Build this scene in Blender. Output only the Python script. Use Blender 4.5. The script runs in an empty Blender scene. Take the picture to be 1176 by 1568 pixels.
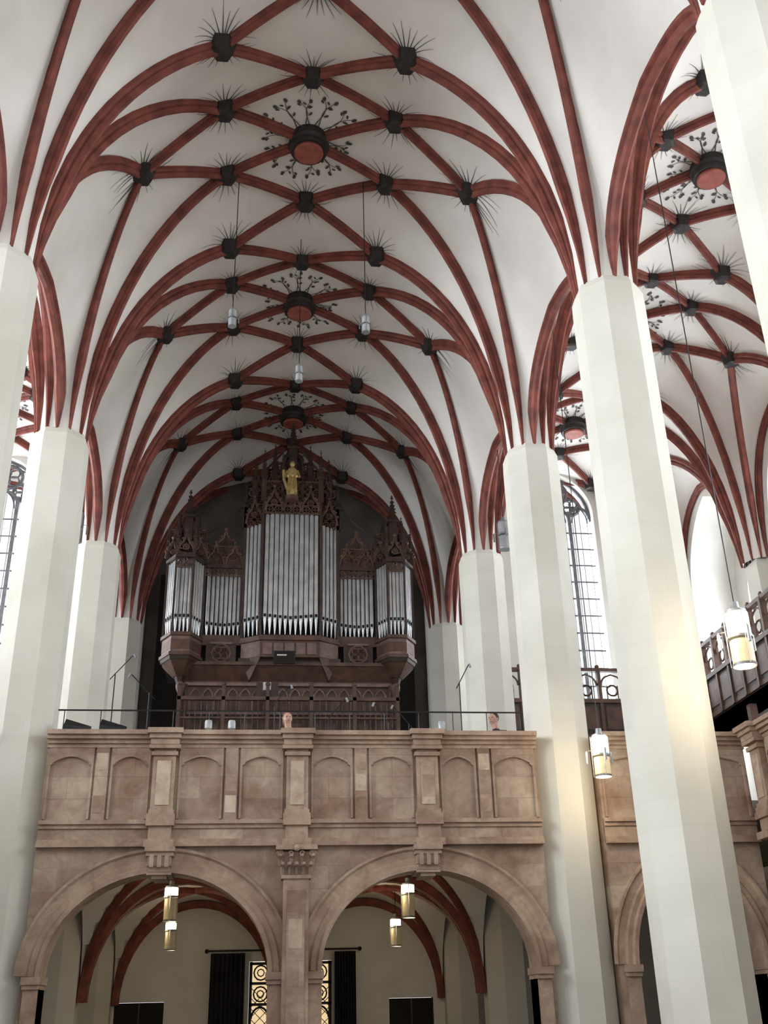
import bpy, bmesh, math, random
from mathutils import Vector, Matrix
from mathutils.bvhtree import BVHTree
random.seed(4)
E=1.6
sc=bpy.context.scene
try:
    sc.view_settings.view_transform='Standard'
    sc.view_settings.look='None'
except Exception: pass
V=Vector
# ------------------------------------------------------------------ materials
def mat(name,c1,c2=None,scale=3.0,rough=.8,metal=0.0,bump=0.0,detail=6,joints=None,emit=None,estr=0,lo=.35,hi=.65,c3=None,dirt=0):
    m=bpy.data.materials.new(name); m.use_nodes=True
    nt=m.node_tree; N=nt.nodes; L=nt.links
    b=N['Principled BSDF']
    b.inputs['Roughness'].default_value=rough; b.inputs['Metallic'].default_value=metal
    c1=(*c1,1); c2=(*(c2 or c1[:3]),1)
    tc=N.new('ShaderNodeTexCoord')
    no=N.new('ShaderNodeTexNoise'); no.inputs['Scale'].default_value=scale; no.inputs['Detail'].default_value=detail
    L.new(tc.outputs['Object'],no.inputs['Vector'])
    cr=N.new('ShaderNodeValToRGB'); cr.color_ramp.elements[0].position=lo; cr.color_ramp.elements[1].position=hi
    cr.color_ramp.elements[0].color=c1; cr.color_ramp.elements[1].color=c2
    if c3:
        e=cr.color_ramp.elements.new((lo+hi)/2); e.color=(*c3,1)
    L.new(no.outputs['Fac'],cr.inputs['Fac'])
    out=cr.outputs['Color']
    def mul(a,bb,fac=1):
        mx=N.new('ShaderNodeMix'); mx.data_type='RGBA'; mx.blend_type='MULTIPLY'; mx.inputs[0].default_value=fac
        L.new(a,mx.inputs[6]); L.new(bb,mx.inputs[7]); return mx.outputs[2]
    if joints:
        sx=N.new('ShaderNodeSeparateXYZ'); L.new(tc.outputs['Object'],sx.inputs[0])
        ad=N.new('ShaderNodeMath'); L.new(sx.outputs[0],ad.inputs[0]); L.new(sx.outputs[1],ad.inputs[1])
        cb=N.new('ShaderNodeCombineXYZ'); L.new(ad.outputs[0],cb.inputs[0]); L.new(sx.outputs[2],cb.inputs[1])
        br=N.new('ShaderNodeTexBrick'); br.inputs['Scale'].default_value=joints[0]
        br.inputs['Mortar Size'].default_value=joints[1]; br.inputs['Mortar Smooth'].default_value=.3
        br.inputs['Color1'].default_value=(1,1,1,1)
        k=joints[3]; br.inputs['Color2'].default_value=(k,k*(joints[4] if len(joints)>4 else 1),k*(joints[4]**1.4 if len(joints)>4 else 1),1)
        br.inputs['Mortar'].default_value=(joints[2],)*3+(1,)
        L.new(cb.outputs[0],br.inputs['Vector'])
        out=mul(out,br.outputs['Color'])
    if dirt:
        n3=N.new('ShaderNodeTexNoise'); n3.inputs['Scale'].default_value=4.5; n3.inputs['Detail'].default_value=8; n3.inputs['Roughness'].default_value=.7
        n3.inputs['Distortion'].default_value=1.2
        L.new(tc.outputs['Object'],n3.inputs['Vector'])
        c=N.new('ShaderNodeValToRGB'); c.color_ramp.elements[0].position=.36; c.color_ramp.elements[1].position=.58
        c.color_ramp.elements[0].color=(1-dirt,1-dirt*1.1,1-dirt*1.15,1); c.color_ramp.elements[1].color=(1,1,1,1)
        L.new(n3.outputs['Fac'],c.inputs['Fac']); out=mul(out,c.outputs['Color'])
    L.new(out,b.inputs['Base Color'])
    if bump:
        n2=N.new('ShaderNodeTexNoise'); n2.inputs['Scale'].default_value=scale*6; n2.inputs['Detail'].default_value=5
        L.new(tc.outputs['Object'],n2.inputs['Vector'])
        bp=N.new('ShaderNodeBump'); bp.inputs['Strength'].default_value=bump; bp.inputs['Distance'].default_value=.02
        L.new(n2.outputs['Fac'],bp.inputs['Height']); L.new(bp.outputs['Normal'],b.inputs['Normal'])
    if emit:
        b.inputs['Emission Color'].default_value=(*emit,1); b.inputs['Emission Strength'].default_value=estr
    return m
M_web=mat('plaster_web',(.71,.67,.62),(.80,.77,.72),.9,.9,bump=.15)
M_pier=mat('plaster_pier',(.59,.57,.49),(.69,.67,.59),.7,.85,bump=.15,joints=(.8,.005,.95,.98))
M_wall=mat('plaster_wall',(.64,.62,.57),(.72,.70,.65),1.0,.9,bump=.1)
M_rib=mat('red_rib_paint',(.125,.028,.018),(.235,.060,.038),4,.65,bump=.35)
M_disc=mat('red_disc_paint',(.24,.06,.04),(.34,.095,.065),6,.6)
M_boss=mat('dark_boss',(.010,.009,.009),(.028,.02,.018),8,.6)
M_paint=mat('black_paint',(.04,.04,.04),(.09,.088,.08),8,.9)
M_stone=mat('porphyry_stone',(.29,.18,.125),(.52,.41,.31),1.4,.85,bump=.5,joints=(.75,.006,.75,.78,.94),c3=(.41,.31,.235),lo=.32,hi=.68,dirt=.22)
M_stone2=mat('porphyry_carved',(.29,.19,.135),(.46,.34,.25),1.8,.8,bump=.4,dirt=.25)
M_patch=mat('pale_stone_patch',(.46,.34,.245),(.57,.46,.35),5,.85,bump=.4,dirt=.18)
M_wood=mat('dark_oak',(.026,.015,.011),(.062,.034,.023),5,.5,bump=.2)
M_wood2=mat('brown_oak',(.07,.037,.024),(.13,.068,.044),5,.5,bump=.2)
M_wood3=mat('reddish_oak_panel',(.14,.085,.07),(.23,.145,.12),6,.45)
M_pipe=mat('tin_pipe',(.54,.56,.57),(.76,.77,.78),3,.32,metal=.6)
M_gold=mat('gilding',(.42,.29,.10),(.65,.49,.22),12,.4,metal=.6)
M_dark=mat('recess_dark',(.012,.009,.008),(.02,.015,.012),2,.95)  # near-black; paints shade in organ gaps and recess, also colours the doors
M_recess=mat('shaded_recess_plaster',(.10,.085,.075),(.17,.145,.13),1.2,.95)  # brown plaster with the recess's shade put into its colour
M_iron=mat('black_iron',(.01,.01,.01),(.025,.025,.025),8,.5,metal=.4)
M_grey=mat('grey_metal',(.25,.26,.27),(.35,.36,.37),8,.4,metal=.6)
M_lit=mat('lit_glass',(.9,.85,.7),(.95,.9,.8),3,.3,emit=(1,.9,.66),estr=3.5)
M_amber=mat('amber_glass',(.5,.42,.26),(.65,.56,.38),3,.25,emit=(1,.78,.4),estr=.4)
M_amberd=mat('dim_amber_glass',(.25,.21,.13),(.4,.34,.22),3,.25,emit=(1,.78,.4),estr=.08)
M_glass=mat('clear_glass',(.32,.33,.34),(.45,.46,.46),4,.15)
M_lead=mat('lead_stone_tracery',(.10,.10,.11),(.18,.18,.19),6,.8)
M_floor=mat('stone_floor',(.25,.22,.19),(.35,.31,.27),2,.7,joints=(1.2,.01,.7,.9))
M_curt=mat('black_curtain',(.008,.008,.012),(.02,.02,.028),3,.9)
M_amb=mat('leaded_amber_pane',(.6,.35,.12),(.75,.55,.3),6,.3,emit=(1,.75,.42),estr=.8)
M_skin=mat('skin',(.5,.28,.2),(.58,.34,.25),10,.5)
M_hair=mat('dark_hair',(.015,.01,.008),(.04,.025,.018),30,.7)
M_hair2=mat('auburn_hair',(.12,.05,.03),(.2,.09,.05),30,.7)
M_cloth=mat('dark_cloth',(.02,.02,.025),(.04,.04,.05),10,.9)
M_cloth2=mat('pale_blouse',(.5,.45,.43),(.6,.55,.53),10,.9)
M_white=mat('white_paper',(.7,.7,.68),(.8,.8,.78),10,.8)
# ------------------------------------------------------------------ mesh builder
class MB:
    def __init__(s): s.v=[];s.f=[];s.m=[];s.mats=[];s.xf=None
    def mi(s,m):
        if m not in s.mats: s.mats.append(m)
        return s.mats.index(m)
    def add(s,vs,fs,m):
        o=len(s.v); k=s.mi(m)
        if s.xf: vs=[s.xf(V(v)) for v in vs]
        s.v+= [tuple(v) for v in vs]
        for f in fs: s.f.append([i+o for i in f]); s.m.append(k)
    def box(s,x0,x1,y0,y1,z0,z1,m):
        vs=[(x,y,z) for z in (z0,z1) for y in (y0,y1) for x in (x0,x1)]
        s.add(vs,[(0,2,3,1),(4,5,7,6),(0,1,5,4),(2,6,7,3),(0,4,6,2),(1,3,7,5)],m)
    def frustum(s,cx,cy,z0,z1,r0,r1,n,m,rot=0,sy=1,cap=True):
        vs=[]
        for z,r in ((z0,r0),(z1,r1)):
            for i in range(n):
                a=rot+2*math.pi*i/n; vs.append((cx+r*math.cos(a),cy+sy*r*math.sin(a),z))
        fs=[(i,(i+1)%n,n+(i+1)%n,n+i) for i in range(n)]
        if cap: fs+= [tuple(range(n))[::-1],tuple(range(n,2*n))]
        s.add(vs,fs,m)
    def lathe(s,cx,cy,prof,n,m,rot=0):
        vs=[];fs=[]
        for r,z in prof:
            for i in range(n):
                a=rot+2*math.pi*i/n; vs.append((cx+r*math.cos(a),cy+r*math.sin(a),z))
        k=len(prof)
        for j in range(k-1):
            for i in range(n): fs.append((j*n+i,j*n+(i+1)%n,(j+1)*n+(i+1)%n,(j+1)*n+i))
        fs.append(tuple(range(n))[::-1]); fs.append(tuple(range((k-1)*n,k*n)))
        s.add(vs,fs,m)
    def grid(s,rows,m):
        h=len(rows);w=len(rows[0]); vs=[p for r in rows for p in r]
        s.add(vs,[(j*w+i,j*w+i+1,(j+1)*w+i+1,(j+1)*w+i) for j in range(h-1) for i in range(w-1)],m)
    def sweep(s,pts,prof,side,m,taper=0,closed=False):
        pts=[V(p) for p in pts]; n=len(pts); k=len(prof); vs=[]
        side=V(side).normalized()
        for i,p in enumerate(pts):
            if closed: t=pts[(i+1)%n]-pts[i-1]
            else: t=pts[min(i+1,n-1)]-pts[max(i-1,0)]
            t.normalize(); nn=t.cross(side).normalized()
            sc_=1.0
            if taper and i<taper: sc_=.25+.75*i/taper
            for a,b in prof: vs.append(p+side*a*sc_+nn*b*sc_)
        fs=[]
        rng=n if closed else n-1
        for j in range(rng):
            for i in range(k):
                fs.append((j*k+i,j*k+(i+1)%k,((j+1)%n)*k+(i+1)%k,((j+1)%n)*k+i))
        if not closed: fs.append(tuple(range(k))); fs.append(tuple(range((n-1)*k,n*k))[::-1])
        s.add(vs,fs,m)
    def tube(s,pts,r,m,n=5,closed=False):
        pts=[V(p) for p in pts]; N_=len(pts); vs=[]
        for i,p in enumerate(pts):
            if closed: t=pts[(i+1)%N_]-pts[i-1]
            else: t=pts[min(i+1,N_-1)]-pts[max(i-1,0)]
            t.normalize()
            u=t.cross(V((0,1,0)))
            if u.length<.2: u=t.cross(V((1,0,0)))
            u.normalize(); w=t.cross(u)
            for q in range(n):
                a=2*math.pi*q/n; vs.append(p+(u*math.cos(a)+w*math.sin(a))*r)
        fs=[]
        for j in range(N_ if closed else N_-1):
            for i in range(n): fs.append((j*n+i,j*n+(i+1)%n,((j+1)%N_)*n+(i+1)%n,((j+1)%N_)*n+i))
        if not closed: fs.append(tuple(range(n))); fs.append(tuple(range((N_-1)*n,N_*n))[::-1])
        s.add(vs,fs,m)
    def ring(s,cx,y,cz,r,t,m,n=10):
        s.tube([(cx+r*math.cos(2*math.pi*i/n),y,cz+r*math.sin(2*math.pi*i/n)) for i in range(n)],t,m,4,True)
    def ball(s,c,r,m,n=8,k=6,sc_=(1,1,1)):
        vs=[];fs=[]
        for j in range(k+1):
            a=math.pi*j/k
            for i in range(n):
                b=2*math.pi*i/n
                vs.append((c[0]+sc_[0]*r*math.sin(a)*math.cos(b),c[1]+sc_[1]*r*math.sin(a)*math.sin(b),c[2]-sc_[2]*r*math.cos(a)))
        for j in range(k):
            for i in range(n): fs.append((j*n+i,j*n+(i+1)%n,(j+1)*n+(i+1)%n,(j+1)*n+i))
        s.add(vs,fs,m)
    def build(s,name,parent=None,smooth=False,off=True):
        me=bpy.data.meshes.new(name)
        me.from_pydata([(x,y,z+(E if off else 0)) for x,y,z in s.v],[],s.f)
        for m in s.mats: me.materials.append(m)
        for p,k in zip(me.polygons,s.m): p.material_index=k
        bm=bmesh.new(); bm.from_mesh(me)
        bmesh.ops.remove_doubles(bm,verts=bm.verts,dist=.0002)
        bmesh.ops.recalc_face_normals(bm,faces=bm.faces); bm.to_mesh(me); bm.free()
        if smooth:
            for p in me.polygons: p.use_smooth=True
            try: me.set_sharp_from_angle(angle=math.radians(35))
            except Exception: pass
        o=bpy.data.objects.new(name,me); sc.collection.objects.link(o)
        if parent: o.parent=parent
        return o
def empty(name):
    o=bpy.data.objects.new(name,None); sc.collection.objects.link(o); return o
# ------------------------------------------------------------------ constants (z relative to eye, +E at build)
B=4.91; LINES=[7.11,12.02,16.93,21.84,26.75]; MIDS=[y-B/2 for y in LINES]; PX=4.35; AP=.485; ZC=9.55; H=14.77
RP=.43
NS=14
def bez(P0,P3,slope,k1=.55,k2=.5):
    P0=V(P0);P3=V(P3); d=V((P3.x-P0.x,P3.y-P0.y,0)); ln=d.length; d.normalize(); rise=P3.z-P0.z
    P1=P0+V((0,0,rise*k1))+d*.02; P2=P3-d*ln*k2-V((0,0,slope*ln*k2))
    r=[]
    for i in range(NS+1):
        t=i/NS; r.append(P0*(1-t)**3+P1*3*t*(1-t)**2+P2*3*t*t*(1-t)+P3*t**3)
    return r
def arcn(A,Bp,lift=.03):
    A=V(A);Bp=V(Bp); L_=(Bp-A).length
    return [A.lerp(Bp,i/NS)+V((0,0,lift*L_*4*(i/NS)*(1-i/NS))) for i in range(NS+1)]
def resample(a,b,fa=.7):
    n1=round(NS*fa); r=[]
    def at(c,t):
        x=t*(len(c)-1); i=min(int(x),len(c)-2); return c[i].lerp(c[i+1],x-i)
    for i in range(NS+1):
        if i<=n1: r.append(at(a,i/n1))
        else: r.append(at(b,(i-n1)/(NS-n1)))
    return r
def coons(l,r,b,t,bulge=.0):
    n=NS; rows=[]
    for j in range(n+1):
        v=j/n; row=[]
        for i in range(n+1):
            u=i/n
            p=(l[j]*(1-u)+r[j]*u)+(b[i]*(1-v)+t[i]*v)-(l[0]*(1-u)*(1-v)+r[0]*u*(1-v)+l[n]*(1-u)*v+r[n]*u*v)
            p=p+V((0,0,bulge*16*u*(1-u)*v*(1-v)))
            row.append(p)
        rows.append(row)
    return rows
web=MB(); ribs=MB(); bosses=[]; rings=[]
PROF=[(-.085,.03),(-.085,-.045),(-.045,-.08),(-.058,-.12),(-.028,-.19),(.028,-.19),(.058,-.12),(.045,-.08),(.085,-.045),(.085,.03)]
def rib(pts,taper=0,s=1.0,sb=None):
    d=V((pts[-1].x-pts[0].x,pts[-1].y-pts[0].y,0)); side=V((-d.y,d.x,0))
    ribs.sweep(pts,[(a*s,b*(sb or s)) for a,b in PROF],side,M_rib,taper)
def vault(cx,hw,outer=0,lines=LINES):
    k=hw/PX
    nod={}
    for li,yp in enumerate(lines):
        R={sy:V((cx,yp+sy*.90,H-.02)) for sy in (-1,1)}
        T={sx:V((cx+sx*1.5*k,yp,14.22)) for sx in (-1,1)}
        for sx in (-1,1):
            P=V((cx+sx*hw,yp,ZC)); isout=(outer==sx)
            def st(Q,r=RP,P=P):
                d=V((Q.x-P.x,Q.y-P.y,0)).normalized(); return P+d*r
            cT=bez(st(T[sx]),T[sx],.36); rib(cT,3)
            bosses.append(T[sx])
            for sy in (-1,1):
                yc=yp+sy*B/2
                A=V((cx+sx*1.53*k,yc-sy*.79,14.62)); C=V((cx+sx*2.97*k,yc,13.76)); O=V((cx,yc,H))
                Mz=12.9 if isout else 11.2
                off_=.05 if isout else .0
                Mm=V((cx+sx*(hw-off_),yc,Mz))
                PM=P+V((-sx*off_,sy*.42,0))
                cA=bez(st(A),A,.28); cC=bez(st(C),C,.32); cM=bez(PM,Mm,.12,k1=.72,k2=.55)
                TR=arcn(T[sx],R[sy]); RA=arcn(R[sy],A); AC=arcn(A,C); AO=arcn(A,O); CM=arcn(C,Mm,.06)
                web.grid(coons(resample(cT,TR),cA,arcn(cT[0],cA[0],0),RA,.05),M_web)
                web.grid(coons(cA,cC,arcn(cA[0],cC[0],0),AC,.05),M_web)
                web.grid(coons(cC,cM,arcn(cC[0],cM[0],0),CM,.03),M_web)
                rib(cA,3); rib(cC,3); rib(TR,s=.9); rib(RA,s=.9); rib(AC,s=.9); rib(AO,s=.9)
                if isout: rib(cM,3,.8)
                elif outer==0: rib(cM,3,1.2,.8)
                nod[(li,sx,sy)]=(cM,RA,AO,AC,TR,A,O,C)
                bosses.append(A)
                if sy>0 or li==0:
                    bosses.append(C)
                    if sx>0: rings.append(O)
            for sy in (-1,1):
                if sx>0: bosses.append(R[sy])
        web.grid(coons(arcn(R[-1],T[-1]),arcn(T[1],R[1]),arcn(R[-1],T[1]),arcn(T[-1],R[1]),.04),M_web)
        for sy in (-1,1):
            a=nod[(li,1,sy)];b=nod[(li,-1,sy)]
            web.grid(coons(b[1],a[2],a[1],b[2],.04),M_web)
    for li in range(len(lines)-1):
        for sx in (-1,1):
            a=nod[(li,sx,1)];b=nod[(li+1,sx,-1)]
            web.grid(coons(a[3],arcn(a[6],b[5]),arcn(a[5],a[6]),arcn(a[7],b[5]),.04),M_web)
    return nod
AHW=3.43; AX=PX+AHW
vault(0,PX); vault(AX,AHW,1); vault(-AX,AHW,-1)
bvh=BVHTree.FromPolygons([V(v) for v in web.v],web.f)
web.build('ceiling',smooth=True)
ribs.build('trim_vault_ribs')
bo=MB()
for p in bosses:
    x,y,z=p
    if y>27.9 : continue
    bo.frustum(x,y,z-.215,z+.02,.175,.235,6,M_boss,rot=0)
    bo.frustum(x,y,z-.235,z-.215,.12,.175,6,M_boss,rot=0)
bo.build('trim_vault_boss_stones')
rg=MB()
for p in rings:
    x,y,z=p
    if y>27.9: continue
    rg.lathe(x,y,[(.36,z+.05),(.36,z-.12),(.385,z-.15),(.345,z-.20),(.345,z-.28),(.33,z-.31),(.28,z-.31)],20,M_boss)
    rg.lathe(x,y,[(.26,z-.2),(.275,z-.35),(.25,z-.37)],20,M_disc)
rg.build('trim_ring_keystones',smooth=True)
pf=MB()
def zs(x,y):
    h=bvh.ray_cast(V((x,y,10.0)),V((0,0,1)))
    return h[0].z if h[0] else None
def ribbon(pts,w0,w1):
    q=[]
    for x,y in pts:
        z=zs(x,y)
        if z is None: return
        q.append(V((x,y,z-.015)))
    rows=[]
    for i,p in enumerate(q):
        t=q[min(i+1,len(q)-1)]-q[max(i-1,0)]; s=V((-t.y,t.x,0)).normalized()*(w0+(w1-w0)*i/(len(q)-1))/2
        rows.append([p-s,p+s])
    pf.grid(rows,M_paint)
def leaf(x,y,a,l,w):
    vs=[]
    for i in range(6):
        b=2*math.pi*i/6; u=l*math.cos(b); v=w*math.sin(b)
        X=x+u*math.cos(a)-v*math.sin(a); Y=y+u*math.sin(a)+v*math.cos(a); zz=zs(X,Y)
        if zz is None: return
        vs.append((X,Y,zz-.018))
    pf.add(vs,[tuple(range(6))],M_paint)
for p in bosses:
    if p.y>27.9: continue
    for sy in (-1,1):
        for q in range(13):
            a=sy*math.pi/2+(q-6)*.2+random.uniform(-.05,.05)
            L_=random.uniform(.28,.52)*(1-.03*abs(q-6)); cv=(q-6)*.05*random.uniform(.5,1.5)
            pts=[]
            for i in range(5):
                t=i/4; aa=a+cv*t
                pts.append((p.x+math.cos(aa)*(.17+L_*t),p.y+math.sin(aa)*(.17+L_*t)))
            ribbon(pts,.018,.005)
for p in rings:
    if p.y>27.9: continue
    for base,cnt,L0,sp in ((math.pi/2,9,.66,.24),(-math.pi/2,9,.60,.24),(0,3,.46,.3),(math.pi,3,.46,.3)):
        for q in range(cnt):
            k=q-(cnt-1)/2; a=base+k*sp; L_=L0*random.uniform(.88,1.1); cv=(.5 if q%2 else -.4)
            pts=[]
            for i in range(8):
                t=i/7; aa=a+cv*.3*math.sin(t*math.pi)
                pts.append((p.x+math.cos(aa)*(.33+L_*t),p.y+math.sin(aa)*(.33+L_*t)))
            ribbon(pts,.020,.010)
            leaf(*pts[-1],a,.058,.036)
            for i in (3,5,6):
                x,y=pts[i]; s=1 if i%2 else -1
                leaf(x+math.cos(a+s*1.3)*.07,y+math.sin(a+s*1.3)*.07,a+s*.9,.045,.022)
pf.build('trim_painted_foliage')
# ------------------------------------------------------------------ piers
def octo(name,x,y,zt=ZC+.0,ap=AP):
    m=MB(); r=ap/math.cos(math.pi/8)
    m.lathe(x,y,[(r*1.28,-1.6),(r*1.28,-1.1),(r*1.06,-.95),(r*1.06,-.8),(r,-.7),(r,zt-.3),(r*.99,zt-.1),(r*.90,zt+.02)],8,M_pier,rot=math.pi/8)
    return m.build(name)
for sx in (-1,1):
    for yp in LINES:
        octo('octagonal_pier',sx*PX,yp)
# ------------------------------------------------------------------ walls with openings
def parch(c,hw,spring,rise,n=10):
    R=(hw*hw+rise*rise)/(2*hw); r=[]
    for i in range(n+1):
        z=rise*i/n
        x=R-math.sqrt(max(R*R-z*z,0)); r.append((c-hw+x,spring+z))
    r2=[(2*c-a,z) for a,z in r[:-1]][::-1]
    return r+r2
def earch(c,hw,spring,rise,n=24):
    return [(c-hw*math.cos(math.pi*i/n),spring+rise*math.sin(math.pi*i/n)) for i in range(n+1)]
def opening_wall(m,a0,a1,z0,z1,ops,d0,d1,mt,mr=None):
    mr=mr or mt
    for d in (d0,d1):
        cur=a0
        for sill,pts in ops:
            l=pts[0][0]; r=pts[-1][0]
            m.add([(cur,d,z0),(l,d,z0),(l,d,z1),(cur,d,z1)],[(0,1,2,3)],mt)
            if sill>z0: m.add([(l,d,z0),(r,d,z0),(r,d,sill),(l,d,sill)],[(0,1,2,3)],mt)
            for (xa,za),(xb,zb) in zip(pts[:-1],pts[1:]):
                m.add([(xa,d,za),(xb,d,zb),(xb,d,z1),(xa,d,z1)],[(0,1,2,3)],mt)
            cur=r
        m.add([(cur,d,z0),(a1,d,z0),(a1,d,z1),(cur,d,z1)],[(0,1,2,3)],mt)
    for sill,pts in ops:
        full=[(pts[0][0],sill)]+pts+[(pts[-1][0],sill)]
        if sill>z0: full=full+[full[0]]
        for (xa,za),(xb,zb) in zip(full[:-1],full[1:]):
            if abs(xa-xb)+abs(za-zb)>1e-6: m.add([(xa,d0,za),(xb,d0,zb),(xb,d1,zb),(xa,d1,za)],[(0,1,2,3)],mr)
    m.add([(a0,d0,z1),(a1,d0,z1),(a1,d1,z1),(a0,d1,z1)],[(0,1,2,3)],mt)
    for a in (a0,a1): m.add([(a,d0,z0),(a,d1,z0),(a,d1,z1),(a,d0,z1)],[(0,1,2,3)],mt)
def gothic_window(name,xf,c,hw,sill,spring,rise,lights=3):
    m=MB(); m.xf=xf
    w=2*hw/lights
    bar=.05
    for i in range(1,lights):
        x=c-hw+i*w; m.box(x-bar,x+bar,-.08,.08,sill,spring+.2,M_lead)
    z=sill+.4
    while z<spring: m.box(c-hw,c+hw,-.02,.02,z-.02,z+.02,M_lead); z+=.52
    for i in range(lights*3):
        x=c-hw+(i+.5)*w/3
        m.box(x-.008,x+.008,-.01,.01,sill,spring+.3,M_lead)
    for i in range(lights):
        cc=c-hw+(i+.5)*w
        p=parch(cc,w/2,spring-.1,w*.75,6); m.tube([(a,0,zz) for a,zz in p],.05,M_lead)
        m.tube([(a,0,zz) for a,zz in [(cc+(a-cc)*.7,zz-.05) for a,zz in p]],.025,M_lead)
    p=parch(c,hw-.02,spring,rise); m.tube([(a,0,zz) for a,zz in p],.07,M_lead)
    def foil(cx,cz,r):
        m.ring(cx,0,cz,r,.045,M_lead,16)
        for q in range(4):
            a=math.pi/2*q+math.pi/4; m.ring(cx+math.cos(a)*r*.48,0,cz+math.sin(a)*r*.48,r*.42,.028,M_lead,10)
    foil(c,spring+rise*.62,hw*.36)
    if lights>2: foil(c-hw*.42,spring+rise*.27,hw*.27); foil(c+hw*.42,spring+rise*.27,hw*.27)
    return m.build(name)
wn=0
WX=AX+AHW
for sx,nm in ((1,'wall_south'),(-1,'wall_north')):
    m=MB(); X=sx*WX
    m.xf=(lambda v,X=X,sx=sx:V((X+sx*v.y,v.x,v.z)))
    opening_wall(m,2.0,27.5,-1.6,15.3,[(4.3,parch(yc,1.65,10.2,2.4)) for yc in MIDS],0,1.3,M_wall)
    opening_wall(m,2.0,27.5,-1.6,15.3,[(5.2,parch(yc,1.0,9.9,1.8)) for yc in MIDS],1.3,1.6,M_wall)
    for yp in LINES:
        m.box(yp-.3,yp+.3,-.28,0,-1.6,ZC,M_pier)
    m.build(nm)
    for yc in MIDS:
        wn+=1
        gothic_window('window_%d'%wn,(lambda v,X=X,sx=sx:V((X+sx*(v.y+1.45),v.x,v.z))),yc,1.0,5.2,9.9,1.8)
        ld=bpy.data.lights.new('daylight','AREA'); ld.shape='RECTANGLE'; ld.size=2.0; ld.size_y=6.4
        ld.energy=2000 if sx<0 else 1000; ld.color=(.87,.93,1.0)
        lo=bpy.data.objects.new('window_daylight',ld); sc.collection.objects.link(lo)
        lo.location=(X+sx*1.9,yc,8.0+E)
        lo.rotation_euler=(V((-sx,0,-.0))).to_track_quat('-Z','Y').to_euler()
YW=26.95
for sx in (-1,1):
    m=MB()
    m.xf=lambda v:V((v.x,YW+v.y,v.z))
    cxw=7.98*sx
    a0,a1=sorted((sx*3.95,sx*12.4))
    opening_wall(m,a0,a1,-1.6,15.4,[(5.6,parch(cxw,1.0,13.25,1.35))],0,.6,M_wall)
    m.build('wall_west_south_aisle' if sx>0 else 'wall_west_north_aisle')
    wn+=1
    gothic_window('window_%d'%wn,lambda v:V((v.x,YW+.3+v.y,v.z)),cxw,1.0,5.6,13.25,1.35,3)
    ld=bpy.data.lights.new('daylight','AREA'); ld.shape='RECTANGLE'; ld.size=2.0; ld.size_y=8
    ld.energy=950; ld.color=(.86,.93,1.0)
    lo=bpy.data.objects.new('window_daylight',ld); sc.collection.objects.link(lo)
    lo.location=(cxw,YW+1.0,9.5+E); lo.rotation_euler=V((0,-1,0)).to_track_quat('-Z','Y').to_euler()
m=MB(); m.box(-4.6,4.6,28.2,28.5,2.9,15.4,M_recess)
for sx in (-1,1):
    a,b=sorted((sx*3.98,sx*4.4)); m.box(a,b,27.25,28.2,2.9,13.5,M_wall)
m.box(-3.6,3.6,28.0,28.2,2.9,11.5,M_dark)  # near-black sheet paints the deep shade behind the organ
m.build('wall_west_organ_recess')
m=MB(); m.box(-13,13,-6,30,-1.8,-1.6,M_floor); m.build('floor')
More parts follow.
